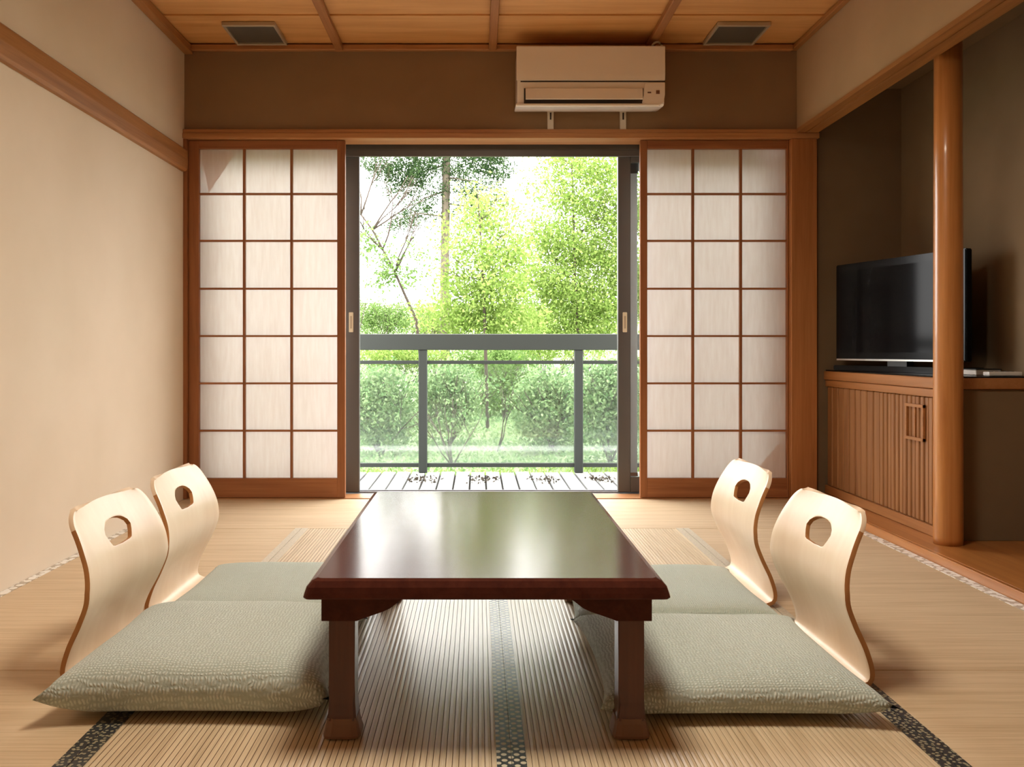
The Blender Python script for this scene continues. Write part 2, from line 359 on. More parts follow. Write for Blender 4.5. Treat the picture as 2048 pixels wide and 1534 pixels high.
# ------------------------------------------------------------------ shoji screens
def shoji(x0, x1, p0, p1, cols, label):
    """frame between x0..x1, paper field p0..p1"""
    yf, yk = 4.605, 4.632
    zt, zb, zp0, zp1 = 1.855, .006, .106, 1.812
    r = empty('shoji_screen', ((x0 + x1)/2, yf, zb), label, 'sliding screen', 'paper sliding screens')
    box('stile', x0, p0, yf, yk, zb, zt, M['shoji_wood_v'], r, .0015, 1); box('stile', p1, x1, yf, yk, zb, zt, M['shoji_wood_v'], r, .0015, 1)
    box('rail', p0, p1, yf, yk, zp1, zt, M['shoji_wood_h'], r, .0015, 1)
    box('bottom_rail', p0, p1, yf, yk, zb, zp0, M['shoji_wood_h'], r, .0015, 1)
    zs = [zp0] + [h for h in rows[::-1]] + [zp1]
    xs = [p0] + cols + [p1]
    for x in cols: box('lattice_bar', x - .006, x + .006, yf + .004, yk - .003, zp0, zp1, M['shoji_wood_v'], r)
    for h in rows: box('lattice_bar', p0, p1, yf + .006, yk - .003, h - .005, h + .005, M['shoji_wood_h'], r)
    for i in range(len(xs) - 1):
        for j in range(len(zs) - 1):
            me = bpy.data.meshes.new('pane'); yy = yk - .002
            me.from_pydata([(xs[i], yy, zs[j]), (xs[i+1], yy, zs[j]), (xs[i+1], yy, zs[j+1]), (xs[i], yy, zs[j+1])], [], [(0, 1, 2, 3)])
            link('pane', me, M['paper'], r)
    return r
K = 4.6 / F
px = lambda x: (x - 955) * K
pz = lambda y: .77 + (700 - y) * K
rows = [pz(y) for y in (387, 481, 577, 672, 767, 862)]
sl = shoji(XL + .02, px(690), px(397), px(674), [px(487), px(582)], 'paper shoji screen slid to the cream wall, left of the open door')
sr = shoji(px(1281), 1.611, px(1295), px(1575), [px(1387), px(1483)], 'paper shoji screen between the open door and the alcove, brighter middle panes')

# paper patches pasted over mended corners
for scr, tri in ((sl, ((397, 298), (470, 300), (414, 384))), (sr, ((1503, 955), (1573, 876), (1573, 955)))):
    pts = [(px(a), 4.6295, pz(b_)) for a, b_ in tri]; home = min([c for c in scr.children if c.name.startswith('pane')], key=lambda c: (Vector([sum(v.co[k] for v in c.data.vertices) / 4 for k in range(3)]) + scr.location - sum((Vector(p) for p in pts), Vector()) / 3).length)
    me = bpy.data.meshes.new('paper_patch'); me.from_pydata(pts, [], [(0, 1, 2)]); link('paper_patch', me, M['paper'], home)['label'] = 'doubled paper patch'

# ------------------------------------------------------------------ aluminium door
win = struct(empty('window_1', (0, 4.78, 0)))
for nm, b_ in (('head', (XL, 1.62, 4.745, 4.90, 1.838, 1.90)), ('head_rail', (XL + .03, 1.59, 4.745, 4.763, 1.802, 1.838)), ('sill', (XL, 1.62, 4.742, 4.90, -.06, .0)), ('jamb', (XL - .02, XL + .03, 4.745, 4.90, 0, 1.80)), ('jamb', (1.59, 1.64, 4.745, 4.90, 0, 1.80))):
    box(nm, *b_, M['bronze'], win, .002, 1)
box('track', XL, 1.6, 4.80, 4.806, 0, .008, M['screen_frame'], win); box('track', XL, 1.6, 4.85, 4.856, 0, .008, M['screen_frame'], win)
def sash(name, x0, x1, y0, y1, st, side):
    s = struct(empty(name, ((x0 + x1)/2, y0, .008)))
    box('stile', x0, x0 + st, y0, y1, .008, 1.83, M['bronze'], s, .003, 1); box('stile', x1 - st, x1, y0, y1, .008, 1.83, M['bronze'], s, .003, 1)
    box('rail', x0 + st, x1 - st, y0, y1, 1.775, 1.83, M['bronze'], s, .002, 1); box('rail', x0 + st, x1 - st, y0, y1, .008, .09, M['bronze'], s, .002, 1)
    box('pane', x0 + st, x1 - st, (y0 + y1)/2 - .002, (y0 + y1)/2 + .002, .09, 1.775, M['glass'], s)
    hx = x1 - st * .52 if side > 0 else x0 + st * .54
    h = box('door_pull', hx - .012, hx + .012, y0 - .006, y0 + .001, .865, .972, M['ivory'], s, .004, 2)
    box('finger_slot', hx - .005, hx + .005, y0 - .0068, y0 - .0058, .885, .952, M['vent_frame'], h)
    return s
sash('door_1', XL + .03, -.632, 4.765, 4.797, .085, 1)
sash('door_2', .752, 1.59, 4.765, 4.797, .068, -1)
s = empty('screen_door', (1.2, 4.865, 0.0), 'grey framed insect screen door parked behind the right glass door', 'screen door')
box('stile', .828, .874, 4.865, 4.885, .012, 1.79, M['screen_frame'], s, .002, 1); box('stile', 1.55, 1.588, 4.865, 4.885, .012, 1.79, M['screen_frame'], s, .002, 1)
box('rail', .874, 1.55, 4.865, 4.885, 1.75, 1.79, M['screen_frame'], s); box('rail', .874, 1.55, 4.865, 4.885, .012, .06, M['screen_frame'], s)
box('corner_cap', .824, .878, 4.862, 4.888, 1.735, 1.795, M['black'], s, .003, 1); box('corner_cap', .826, .876, 4.862, 4.888, .012, .10, M['mark'], s, .003, 1)
box('insect_mesh', .874, 1.55, 4.874, 4.876, .06, 1.75, M['mesh'], s)

# ------------------------------------------------------------------ air conditioner
K4 = 4.38 / F; ax = lambda x: (x - 955) * K4; az = lambda y: .77 + (700 - y) * K4
x0, x1 = ax(1033), ax(1330)
A = empty('air_conditioner', ((x0 + x1)/2, 4.59, az(222)), 'cream wall air conditioner above the open balcony door', 'air conditioner')
zt, zb = az(95), az(222)
body = [(4.595, 2.0), (4.595, zt), (4.39, zt), (4.385, az(160)), (4.386, az(168)), (4.392, az(205)), (4.41, az(210)), (4.56, 1.995)]
bo = prism('body', body, 0, x0 + .004, x1 - .001, M['ac'], A, .004)
fp = prism('front_panel', [(4.39, az(161)), (4.376, az(161)), (4.374, az(150)), (4.374, zt + .004), (4.378, zt + .008), (4.39, zt + .008)], 0, x0, x1, M['ac'], A, .0025)
box('panel_gap', x0 + .02, x1, 4.382, 4.388, az(163.5), az(161.3), M['ac_dark'], fp)
box('outlet_slot', ax(1048), ax(1287), 4.3835, 4.3925, az(206), az(176), M['ac_dark'], A)
lv = prism('louver', [(4.384, az(176)), (4.376, az(177)), (4.368, az(199)), (4.372, az(200)), (4.381, az(180))], 0, ax(1051), ax(1285), M['ac'], A)
prism('lip', [(4.45, az(205)), (4.384, az(206.5)), (4.376, az(207.5)), (4.374, az(211)), (4.380, az(213)), (4.56, 1.990), (4.56, 1.999)], 0, x0 - .003, ax(1318), M['ac'], A, .002)
# rounded lower right cheek
prism('side_cheek', [(ax(1290), az(166)), (ax(1330), az(164)), (ax(1330), az(190)), (ax(1328), az(200)), (ax(1323), az(208)), (ax(1317), az(212)), (ax(1284), az(207)), (ax(1290), az(176))], 1, 4.378, 4.40, M['ac'], A, .003)
box('indicator_mark', ax(1312), ax(1319), 4.3765, 4.379, az(188), az(181), M['mark'], A); box('indicator_mark', ax(1295), ax(1302), 4.3765, 4.379, az(186.5), az(184), M['mark'], A)
for bx in (1101, 1246):
    K45 = 4.585 / F; cx = (bx - 955) * K45
    br = box('bracket', cx - .016, cx + .016, 4.578, 4.596, .77 + (700 - 262) * K45, 2.01, M['bracket'], A, .003, 1)
    box('bracket_slot', cx - .004, cx + .004, 4.5765, 4.5795, .77 + (700 - 240) * K45, .77 + (700 - 226) * K45, M['ac_dark'], br)
bm = bmesh.new(); xx = ax(1318)
tube_into(bm, [(xx + .028 * math.sin(t), 4.43, zt + .002 + .043 * math.cos(t)) for t in np.linspace(-1.2, 1.6, 9)], [.006] * 9, 8)
link('pipe', bm_done(bm), M['bracket'], A, None, True)

# ------------------------------------------------------------------ ceiling vents
for cx, lab in ((-1.095, 'dark grey framed vent in the ceiling beside the cream wall'), (1.275, 'dark grey framed vent in the ceiling, to the right of the air conditioner')):
    v = empty('ceiling_vent', (cx, 4.41, ZC), lab, 'vent', 'square ceiling vents')
    hx, y0, y1 = .128, 4.25, 4.53
    for b_ in ((cx - hx, cx + hx, y0, y0 + .018), (cx - hx, cx + hx, y1 - .014, y1), (cx - hx, cx - hx + .012, y0 + .018, y1 - .014), (cx + hx - .012, cx + hx, y0 + .018, y1 - .014)):
        box('frame', *b_, ZC - .016, ZC + .004, M['vent_frame'], v, .002, 1)
    box('panel', cx - hx + .012, cx + hx - .012, y0 + .018, y1 - .014, ZC - .006, ZC + .004, M['vent_panel'], v)

# ------------------------------------------------------------------ ceiling lamp (above the table, out of frame)
L = empty('ceiling_lamp', (.07, 1.9, 2.0), 'square wooden ceiling lamp with paper shade above the low table', 'lamp')
for b_ in ((-.21, .35, 1.62, 1.645), (-.21, .35, 2.155, 2.18), (-.21, -.185, 1.645, 2.155), (.325, .35, 1.645, 2.155)): box('frame', *b_, 2.12, 2.27, M['trim_x'], L)
box('top_board', -.21, .35, 1.62, 2.18, 2.271, 2.285, M['trim_x'], L)
box('lamp_shade', -.185, .325, 1.645, 2.155, 2.125, 2.135, M['diffuser'], L)
box('stem', .05, .09, 1.88, 1.92, 2.286, ZC + .004, M['batten'], L)

# ------------------------------------------------------------------ low table
TX, T0, T1, TH = .018, 1.715, 2.82, .325
hw = .354
T = empty('low_table', (TX, (T0 + T1)/2, 0), 'dark glossy lacquered low table in the middle of the tatami floor', 'table')
prof = [(0, .289), (-.002, .292), (.0, .300), (.0035, .311), (.012, .3215), (.022, TH)]      # (inset, height) of the moulded rim
bm = bmesh.new(); rings = []
for ins, h in prof:
    r = .012; ring = []
    for sx, sy, a0 in ((1, 1, 0), (-1, 1, 90), (-1, -1, 180), (1, -1, 270)):
        cx, cy = TX + sx * (hw - ins - r), (T0 + T1)/2 + sy * ((T1 - T0)/2 - ins - r)
        for k in range(4): a = math.radians(a0 + k * 30); ring.append(bm.verts.new((cx + r * math.cos(a), cy + r * math.sin(a), h)))
    rings.append(ring)
for a, b_ in zip(rings, rings[1:]):
    for i in range(16): bm.faces.new((a[i], a[(i+1) % 16], b_[(i+1) % 16], b_[i]))
bm.faces.new(rings[-1]); bm.faces.new(rings[0][::-1])
link('table_top', bm_done(bm), M['table'], T)
def apron_end(y0, y1):
    a, hb, ht = .325, .237, .289
    half = [(-a, ht), (-a, hb), (-.256, hb), (-.246, .241), (-.205, .255), (-.19, .262), (-.172, .276), (-.158, .284), (-.14, .2865)]
    pts = half + [(-x, z) for x, z in half[::-1]]
    return prism('apron', [(TX + x, z) for x, z in pts], 1, y0, y1, M['table'], T)
apron_end(T0 + .035, T0 + .06); apron_end(T1 - .06, T1 - .035)
for s in (-1, 1):
    a = sorted((TX + s * .325, TX + s * .30)); hl = (T1 - T0)/2 - .06; cy = (T0 + T1)/2
    half = [(-hl, .289), (-hl, .237), (-hl + .07, .237), (-hl + .12, .255), (-hl + .16, .28), (-hl + .19, .2865)]
    prism('apron', [(cy + q, z) for q, z in half] + [(cy - q, z) for q, z in half[::-1]], 0, a[0], a[1], M['table'], T)
def leg(cx, cy):
    bm = bmesh.new(); rings = []
    for h, r in ((.287, .026), (.12, .0255), (.07, .026), (.045, .028), (.036, .0295)):
        rings.append([bm.verts.new((cx + sx * r, cy + sy * r, h)) for sx, sy in ((1, 1), (-1, 1), (-1, -1), (1, -1))])
    for a, b_ in zip(rings, rings[1:]):
        for i in range(4): bm.faces.new((a[i], a[(i+1) % 4], b_[(i+1) % 4], b_[i]))
    bm.faces.new(rings[0]); bm.faces.new(rings[-1])
    bmesh.ops.bevel(bm, geom=[e for e in bm.edges if abs(e.verts[0].co.z - e.verts[1].co.z) > .005], offset=.004, segments=2, affect='EDGES')
    lg = link('leg', bm_done(bm), M['table_leg'], T)
    bm = bmesh.new(); rings = []
    for h, r, k in ((.040, .0300, .1), (.030, .0315, .2), (.018, .0345, .3), (.008, .0375, .35), (.003, .0375, .35), (.0023, .035, .35)):
        ring = []
        for q in range(24):
            a = 2 * math.pi * q / 24; c, s_ = math.cos(a), math.sin(a); p = 2 + (1 - k) * 5
            m_ = (abs(c) ** p + abs(s_) ** p) ** (-1 / p); ring.append(bm.verts.new((cx + r * m_ * c, cy + r * m_ * s_, h)))
        rings.append(ring)
    for a, b_ in zip(rings, rings[1:]):
        for i in range(24): bm.faces.new((a[i], a[(i+1) % 24], b_[(i+1) % 24], b_[i]))
    bm.faces.new(rings[0]); bm.faces.new(rings[-1])
    ft = link('foot', bm_done(bm), M['table_foot'], lg, None, False); ft['label'] = 'flared lighter brown foot'
for x in (-.287, .287):
    for yy in (T0 + .075, T1 - .075): leg(TX + x, yy)

# ------------------------------------------------------------------ bent plywood floor chairs
def catmull(P, n):
    P = [np.array(p, float) for p in P]; P = [2*P[0] - P[1]] + P + [2*P[-1] - P[-2]]; out = []
    for i in range(1, len(P) - 2):
        for k in range(n):
            t = k / n; a, b_, c, d = P[i-1:i+3]
            out.append(.5 * ((2*b_) + (-a + c)*t + (2*a - 5*b_ + 4*c - d)*t*t + (-a + 3*b_ - 3*c + d)*t**3))
    return np.array(out + [P[-2]])
PR = catmull([(.40, .0062), (.30, .0062), (.20, .0062), (.12, .0064), (.058, .0075), (.027, .017), (.021, .044), (.036, .093), (.064, .150), (.084, .205), (.082, .262), (.062, .318), (.033, .372), (.020, .396)], 10)
PL = np.concatenate([[0], np.cumsum(np.linalg.norm(np.diff(PR, axis=0), axis=1))]); S = PL[-1]
def pf(s): return np.array([np.interp(s, PL, PR[:, 0]), np.interp(s, PL, PR[:, 1])])
s_floor = PL[50]
def hwid(s):
    z = pf(s)[1]
    k = np.interp(s, [0, .10, s_floor, s_floor + .06, S - .19, S - .1, S], [.18, .205, .222, .225, .242, .228, .204])
    r = .045
    if s > S - r: q = (s - (S - r)) / r; k = k - r + r * math.sqrt(max(0, 1 - q * q)) if q < 1 else k - r
    if s < r: q = 1 - s / r; k = k - r + r * math.sqrt(max(0, 1 - q * q))
    return k
def PT(u, s):
    """u in -1..1 across, s along the sheet; x forward, y across, z up"""
    x, z = pf(s); d = pf(min(S, s + .002)) - pf(max(0, s - .002)); d /= np.linalg.norm(d); nrm = np.array([-d[1], d[0]])
    k = np.interp(s, [0, s_floor, s_floor + .12, S], [0, 0, .02, .016])       # dished across
    q = nrm * (-k) * (1 - u * u)
    if q[0] > 0: q = -q
    return (x + q[0], u * hwid(s), z)
def chair_mesh():
    us = list(np.linspace(-1, 1, 25)); hs0, hs1 = S - .135, S - .045
    ss = list(np.linspace(0, s_floor, 22)) + list(np.linspace(s_floor, hs0, 26))[1:] + list(np.linspace(hs0, hs1, 9))[1:] + [S - .045 + .045 * math.sin(t) for t in np.linspace(0, math.pi/2, 9)][1:]
    i0, i1 = 8, 16; j0 = min(range(len(ss)), key=lambda j: abs(ss[j] - hs0)); j1 = min(range(len(ss)), key=lambda j: abs(ss[j] - hs1))
    bm = bmesh.new(); V = {}
    for j, s in enumerate(ss):
        for i, u in enumerate(us):
            if i0 < i < i1 and j0 < j < j1: continue
            V[i, j] = bm.verts.new(PT(u, s))
    for j in range(len(ss) - 1):
        for i in range(len(us) - 1):
            if i0 <= i < i1 and j0 <= j < j1: continue
            bm.faces.new((V[i, j], V[i+1, j], V[i+1, j+1], V[i, j+1]))
    ring = [(i, j0) for i in range(i0, i1)] + [(i1, j) for j in range(j0, j1)] + [(i, j1) for i in range(i1, i0, -1)] + [(i0, j) for j in range(j1, j0, -1)]
    uc, sc = 0, (hs0 + hs1) / 2
    # grip hole: domed top, sides leaning in, straight lower edge
    hole = [(1.32 * a_, .94 * b_ - .006) for a_, b_ in [(-.040, -.030), (0, -.033), (.040, -.030), (.050, -.012), (.057, .006), (.052, .022), (.037, .034), (.018, .040), (0, .041), (-.018, .040), (-.037, .034), (-.052, .022), (-.057, .006), (-.050, -.012)]]
    H = np.array(hole + hole[:1]); hl = np.concatenate([[0], np.cumsum(np.linalg.norm(np.diff(H, axis=0), axis=1))])
    ang = lambda a, b_: math.atan2(b_, a)
    hw_ = hwid(sc); loops = []
    dense = [(np.interp(t, hl, H[:, 0]), np.interp(t, hl, H[:, 1])) for t in np.linspace(0, hl[-1], 720, endpoint=False)]
    tgt = []
    for i, j in ring:
        a = ang(us[i] * hw_, (ss[j] - sc) * 1.3)
        tgt.append(min(dense, key=lambda p: abs(math.remainder(ang(p[0], p[1]) - a, 2 * math.pi))))
    prev = [V[k] for k in ring]; n = len(ring)
    for fr in (.4, .75, 1.0):
        cur = []
        for (i, j), (hx, hy) in zip(ring, tgt):
            bu, bs = us[i] * hw_, ss[j] - sc
            q = (bu + (hx - bu) * fr, bs + (hy - bs) * fr); cur.append(bm.verts.new(PT(q[0] / hw_, sc + q[1])))
        for k in range(n): bm.faces.new((prev[k], prev[(k+1) % n], cur[(k+1) % n], cur[k]))
        prev = cur
    bmesh.ops.recalc_face_normals(bm, faces=bm.faces)
    # make the front (concave) side the outward one
    f = max(bm.faces, key=lambda f: f.calc_center_median().z)
    if f.normal.x < 0: bmesh.ops.reverse_faces(bm, faces=bm.faces)
    me = bpy.data.meshes.new('floor_chair'); bm.to_mesh(me); bm.free()
    me.polygons.foreach_set('use_smooth', [True] * len(me.polygons))
    me.materials.append(M['birch']); me.materials.append(M['ply_edge'])
    return me
cme = chair_mesh()
def chair(x, y, ang, label):
    o = bpy.data.objects.new('floor_chair', cme); C.objects.link(o); o.location = (x, y, .0025); o.rotation_euler = (0, 0, ang)
    return tag(o, label, 'chair', 'legless plywood floor chairs')
# thicken the sheet once; the top rim is painted in the pale face colour as if lit, the side rims show the darker plies
o = bpy.data.objects.new('floor_chair', cme); C.objects.link(o)
so = o.modifiers.new('thickness', 'SOLIDIFY'); so.thickness = .011; so.offset = 0; so.material_offset_rim = 1; so.use_even_offset = True
be = o.modifiers.new('edge', 'BEVEL'); be.width = .0018; be.segments = 2; be.limit_method = 'ANGLE'; be.angle_limit = math.radians(50)
bpy.context.view_layer.update(); dg = bpy.context.evaluated_depsgraph_get()
cme = bpy.data.meshes.new_from_object(o.evaluated_get(dg)); bpy.data.objects.remove(o); cme.name = 'floor_chair'
for p in cme.polygons:
    if p.material_index == 1 and p.center.z > .345 and p.normal.z > .3: p.material_index = 0
chair(-.955, 2.235, math.radians(-1), 'pale bent plywood floor chair on the cream wall side, nearer the viewer')
chair(-.955, 2.735, 0, 'pale bent plywood floor chair on the cream wall side, nearer the shoji')
chair(.905, 2.225, math.pi + math.radians(1), 'pale bent plywood floor chair on the television side, nearer the viewer')
chair(.905, 2.865, math.pi, 'pale bent plywood floor chair on the television side, nearer the shoji')

# ------------------------------------------------------------------ floor cushions
def cushion(cx, cy, wx, wy, th, mt, label, zb=.0165, seedv=1, tip=.03):
    N = 40; rng = np.random.RandomState(seedv); ph = rng.rand(6) * 6.28
    bm = bmesh.new(); top = {}; bot = {}
    seam = zb + th * .42
    for i in range(N + 1):
        for j in range(N + 1):
            u, v = 2*i/N - 1, 2*j/N - 1
            du, dv = 1 - .045 * (1 - v*v) , 1 - .045 * (1 - u*u)        # sides drawn in, corners reach out
            k = 1 + tip * (abs(u*v)) ** 6
            x, yv = cx + u * wx * (1 - .04 * (v*v < 2) * (1 - v**2)) * k, cy + v * wy * (1 - .04 * (1 - u**2)) * k
            e = ((1 - abs(u) ** 5.5) * (1 - abs(v) ** 5.5)); e = max(e, 0) ** .42
            wob = 1 + .05 * math.sin(3*u + ph[0]) * math.cos(2.5*v + ph[1]) + .03 * math.sin(7*u*v + ph[2])
            top[i, j] = bm.verts.new((x, yv, seam + (th * .58) * e * wob))
            if i in (0, N) or j in (0, N): bot[i, j] = top[i, j]
            else: bot[i, j] = bm.verts.new((x, yv, seam - (seam - zb) * min(1, e * 1.5)))
    for i in range(N):
        for j in range(N):
            bm.faces.new((top[i, j], top[i+1, j], top[i+1, j+1], top[i, j+1]))
            bm.faces.new((bot[i, j], bot[i, j+1], bot[i+1, j+1], bot[i+1, j]))
    o = link('floor_cushion', bm_done(bm), mt, None, None, True)
    return tag(o, label, 'cushion', 'sage green floor cushions')
cushion(-.60, 2.105, .285, .285, .105, M['cushion'], 'plump sage green cushion at the front of the cream wall side', seedv=1, tip=.06)
cushion(-.585, 2.68, .28, .275, .07, M['cushion_plain'], 'sage green cushion on the cream wall side, nearer the shoji', seedv=2)
cushion(.55, 2.095, .285, .285, .072, M['cushion'], 'flat sage green cushion at the front of the television side', seedv=3, tip=.06)
cushion(.545, 2.67, .28, .275, .062, M['cushion_plain'], 'sage green cushion on the television side, nearer the shoji', seedv=4)

# ------------------------------------------------------------------ television cabinet
CX0, CY0, CY1, CH = 1.80, 3.435, 4.598, .668
cab = empty('television_cabinet', (2.0, 4.0, .034), 'wooden alcove cabinet with vertical slatted front beneath the television', 'cabinet')
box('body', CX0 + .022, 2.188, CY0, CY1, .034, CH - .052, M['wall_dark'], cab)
box('counter', CX0 - .012, 2.188, CY0 - .012, CY1, CH - .050, CH - .006, M['cab_y'], cab, .003, 1)
tp = box('black_top', CX0 - .002, 2.186, CY0 + .0, CY1 - .002, CH - .006, CH, M['black_gloss'], cab, .001, 1); tp['label'] = 'thin glossy black top sheet'
box('plinth', CX0 - .006, CX0 + .022, CY0, CY1, .034, .075, M['cab_y'], cab, .002, 1)
box('top_rail', CX0 - .004, CX0 + .022, CY0, CY1, CH - .085, CH - .052, M['cab_y'], cab, .002, 1)
ys = []; y = CY1 - .02
while y > CY0 + .02:
    wd = .060 if y > 4.0 else .030
    ys.append((y - wd, y)); y -= wd + .006
for i, (a, b_) in enumerate(ys):
    q = (i % 3) * .0015
    box('slat', CX0 + q, CX0 + .022, max(a, CY0 + .004), b_, .076, CH - .086, M['cab_z'], cab, .004, 1)
gr = empty('door_grip', (0, 0, 0)); C.objects.unlink(gr); bpy.data.objects.remove(gr)
gy = [(1814 - 955), (1850 - 955)]
ya, yb = CX0 * F / gy[0] , CX0 * F / gy[1]
hz = lambda y_, d: .77 - (y_ - 700) * d / F
z1, z0 = hz(808, (ya + yb)/2), hz(880, (ya + yb)/2)
boxes('door_grip', [(CX0 - .010, CX0 + .002, yb, ya, z1 - .012, z1), (CX0 - .010, CX0 + .002, yb, ya, z0, z0 + .012), (CX0 - .008, CX0 + .002, yb, yb + .01, z0, z1), (CX0 - .008, CX0 + .002, ya - .01, ya, z0, z1), (CX0 - .006, CX0 + .002, (ya+yb)/2 - .004, (ya+yb)/2 + .004, z0, z1)], M['trim_y'], cab)

# ------------------------------------------------------------------ television
P0, P1 = Vector((1.80, 4.47, 0)), Vector((2.03, 3.70, 0))
dv = (P1 - P0); wid = dv.length; dv.normalize(); nv = Vector((dv.y, -dv.x, 0));
if nv.x > 0: nv = -nv
mid = (P0 + P1) / 2
tv = empty('television', (mid.x, mid.y, CH + .001), 'black flat television standing on the alcove cabinet', 'television')
tv.rotation_euler = (0, 0, math.atan2(-dv.x * 1, dv.y * 1) if False else math.atan2(dv.y, dv.x))
def tvbox(name, a0, a1, d0, d1, z0, z1, mt, parent=None, bevel=0):
    """a along the screen, d behind the screen (positive = towards the wall), z above the counter"""
    bm = bmesh.new(); sgn = 1 if (Vector((-dv.y, dv.x, 0)).dot(nv) < 0) else -1
    addbox(bm, a0, a1, min(sgn*d0, sgn*d1), max(sgn*d0, sgn*d1), z0, z1)
    if bevel: bmesh.ops.bevel(bm, geom=bm.edges[:], offset=bevel, segments=2, affect='EDGES')
    me = bm_done(bm); o = bpy.data.objects.new(name, me); C.objects.link(o); o.parent = parent or tv; me.materials.append(mt); return o
h = wid / 2
tvbox('bezel', -h, h, 0, .035, .052, .525, M['black_gloss'], bevel=.004)
tvbox('screen', -h + .035, h - .035, -.0015, .002, .09, .49, M['screen'])
tvbox('rear_housing', -h + .10, h - .06, .035, .085, .10, .44, M['black'], bevel=.01)
tvbox('silver_strip', -h + .01, h - .01, -.004, 0, .050, .058, M['silver'])
tvbox('neck', -.06, .06, .012, .05, .026, .06, M['black'])
tvbox('base', -.385, .385, -.03, .12, .0, .026, M['black_gloss'], bevel=.004)
# small pieces on the counter by the pillar
b_ = empty('remote_control', (2.06, 3.50, CH + .001), 'small pale remote control on the black counter behind the pillar', 'remote')
box('body', 2.0, 2.13, 3.478, 3.522, CH + .001, CH + .017, M['white'], b_, .004, 2)
for i in range(5): box('button', 2.015 + i * .02, 2.025 + i * .02, 3.492, 3.508, CH + .0165, CH + .019, M['black'], b_)
nb = empty('notebook', (2.05, 3.62, CH + .001), 'little white booklet on the counter behind the remote', 'booklet')
box('pages', 2.00, 2.10, 3.57, 3.67, CH + .001, CH + .022, M['white'], nb, .002, 1); box('cover', 1.998, 2.102, 3.568, 3.672, CH + .022, CH + .026, M['black'], nb)

# ------------------------------------------------------------------ balcony
DZ = -.10
dk = struct(box('floor_balcony', -3.2, 3.4, 4.92, 6.36, DZ - .12, DZ - .025, M['deck_under']))
x = -3.2; rng = random.Random(3)
while x < 3.3:
    wd = .105; d = rng.uniform(-.003, .003)
    box('deck_board', x + .006, x + wd - .006, 4.93, 6.34 + rng.uniform(-.01, .01), DZ - .025, DZ + d, M['deck'], dk, .002, 1)
    x += wd
RY = 6.30; kr = RY / F; rx = lambda p: (p - 955) * kr; rz = lambda p: .77 + (700 - p) * kr
ra = empty('balcony_railing', (.1, RY, DZ), 'dark balcony railing with broad top board and glass panels', 'railing')
box('handrail', -3.2, 3.4, RY - .03, RY + .05, rz(700), rz(668), M['rail'], ra, .004, 1)
box('middle_rail', -3.2, 3.4, RY - .012, RY + .018, rz(728), rz(721), M['rail'], ra, .002, 1)
box('bottom_rail', -3.2, 3.4, RY - .012, RY + .018, rz(934), rz(926), M['rail'], ra, .002, 1)
pw = .03; sp = rx(1157) - rx(846); posts = [rx(846) + i * sp for i in range(-2, 4)]
for x in posts: box('post', x - pw, x + pw, RY - .025, RY + .03, DZ + .004, rz(700), M['rail'], ra, .003, 1)
for a, b_ in zip(posts, posts[1:]): box('glass_panel', a + pw, b_ - pw, RY, RY + .006, rz(926), rz(728), M['rail_glass'], ra)

# ------------------------------------------------------------------ ground and plants
def gz(x, y): return -.22 + .02 * max(0, y - 8) + .022 * max(0, y - 11) ** 1.4 + .05 * math.sin(x * 1.3 + y * .7)
bm = bmesh.new(); G = {}
gx = list(np.linspace(-22, 22, 45)); gy_ = list(np.linspace(6.37, 12, 16)) + list(np.linspace(12.6, 40, 28))
for i, x in enumerate(gx):
    for j, y in enumerate(gy_): G[i, j] = bm.verts.new((x, y, gz(x, y)))
for i in range(len(gx) - 1):
    for j in range(len(gy_) - 1): bm.faces.new((G[i, j], G[i+1, j], G[i+1, j+1], G[i, j+1]))
gro = struct(link('ground', bm_done(bm), M['ground'], None, (0, 6.4, -.22), True))
struct(box('ground_lower', -22, 22, 4.8, 6.4, -.5, -.3, M['ground']))
NR = np.random.RandomState(11)
def leaf_mesh(P, size, asp=.5, flat=0.0):
    n = len(P); d = NR.randn(n, 3); d[:, 2] -= flat; d /= np.linalg.norm(d, axis=1)[:, None]
    e = np.cross(d, NR.randn(n, 3)); e /= np.linalg.norm(e, axis=1)[:, None] + 1e-9
    s = size * NR.uniform(.6, 1.4, n)[:, None]; q = s * asp
    v = np.stack([P - d*s, P + e*q - d*s*.1, P + d*s, P - e*q - d*s*.1], 1).reshape(-1, 3)
    me = bpy.data.meshes.new('leaves'); me.vertices.add(4*n); me.vertices.foreach_set('co', v.astype('f').ravel())
    me.loops.add(4*n); me.loops.foreach_set('vertex_index', np.arange(4*n, dtype='i'))
    me.polygons.add(n); me.polygons.foreach_set('loop_start', np.arange(0, 4*n, 4, dtype='i')); me.polygons.foreach_set('loop_total', np.full(n, 4, 'i'))
    me.update(); me.validate(); return me
def cloud(cen, rad, nclump, per, spread, hollow=.35):
    c = NR.randn(nclump, 3); c /= np.linalg.norm(c, axis=1)[:, None]; c *= (hollow + (1 - hollow) * NR.rand(nclump, 1)) ; c = np.array(cen) + c * np.array(rad)
    return np.repeat(c, per, 0) + NR.randn(nclump * per, 3) * spread
def at(x, y, d): return ((x - 955) * d / F, d, .77 + (700 - y) * d / F)
def plant(name, label, cat, base, stems, clouds, leaf, size, group, bark='twig', asp=.5, flat=0.):
    o = empty(name, base, label, cat, group)
    bm = bmesh.new()
    for pts, r0, r1 in stems: tube_into(bm, pts, list(np.linspace(r0, r1, len(pts))), 7)
    link('trunk' if len(stems) < 14 and stems[0][1] > .012 else 'stem', bm_done(bm), M[bark], o, None, True)
    if clouds: f = link('foliage', leaf_mesh(np.concatenate(clouds), size, asp, flat), M[leaf], o); f['kind'] = 'stuff'
    return o
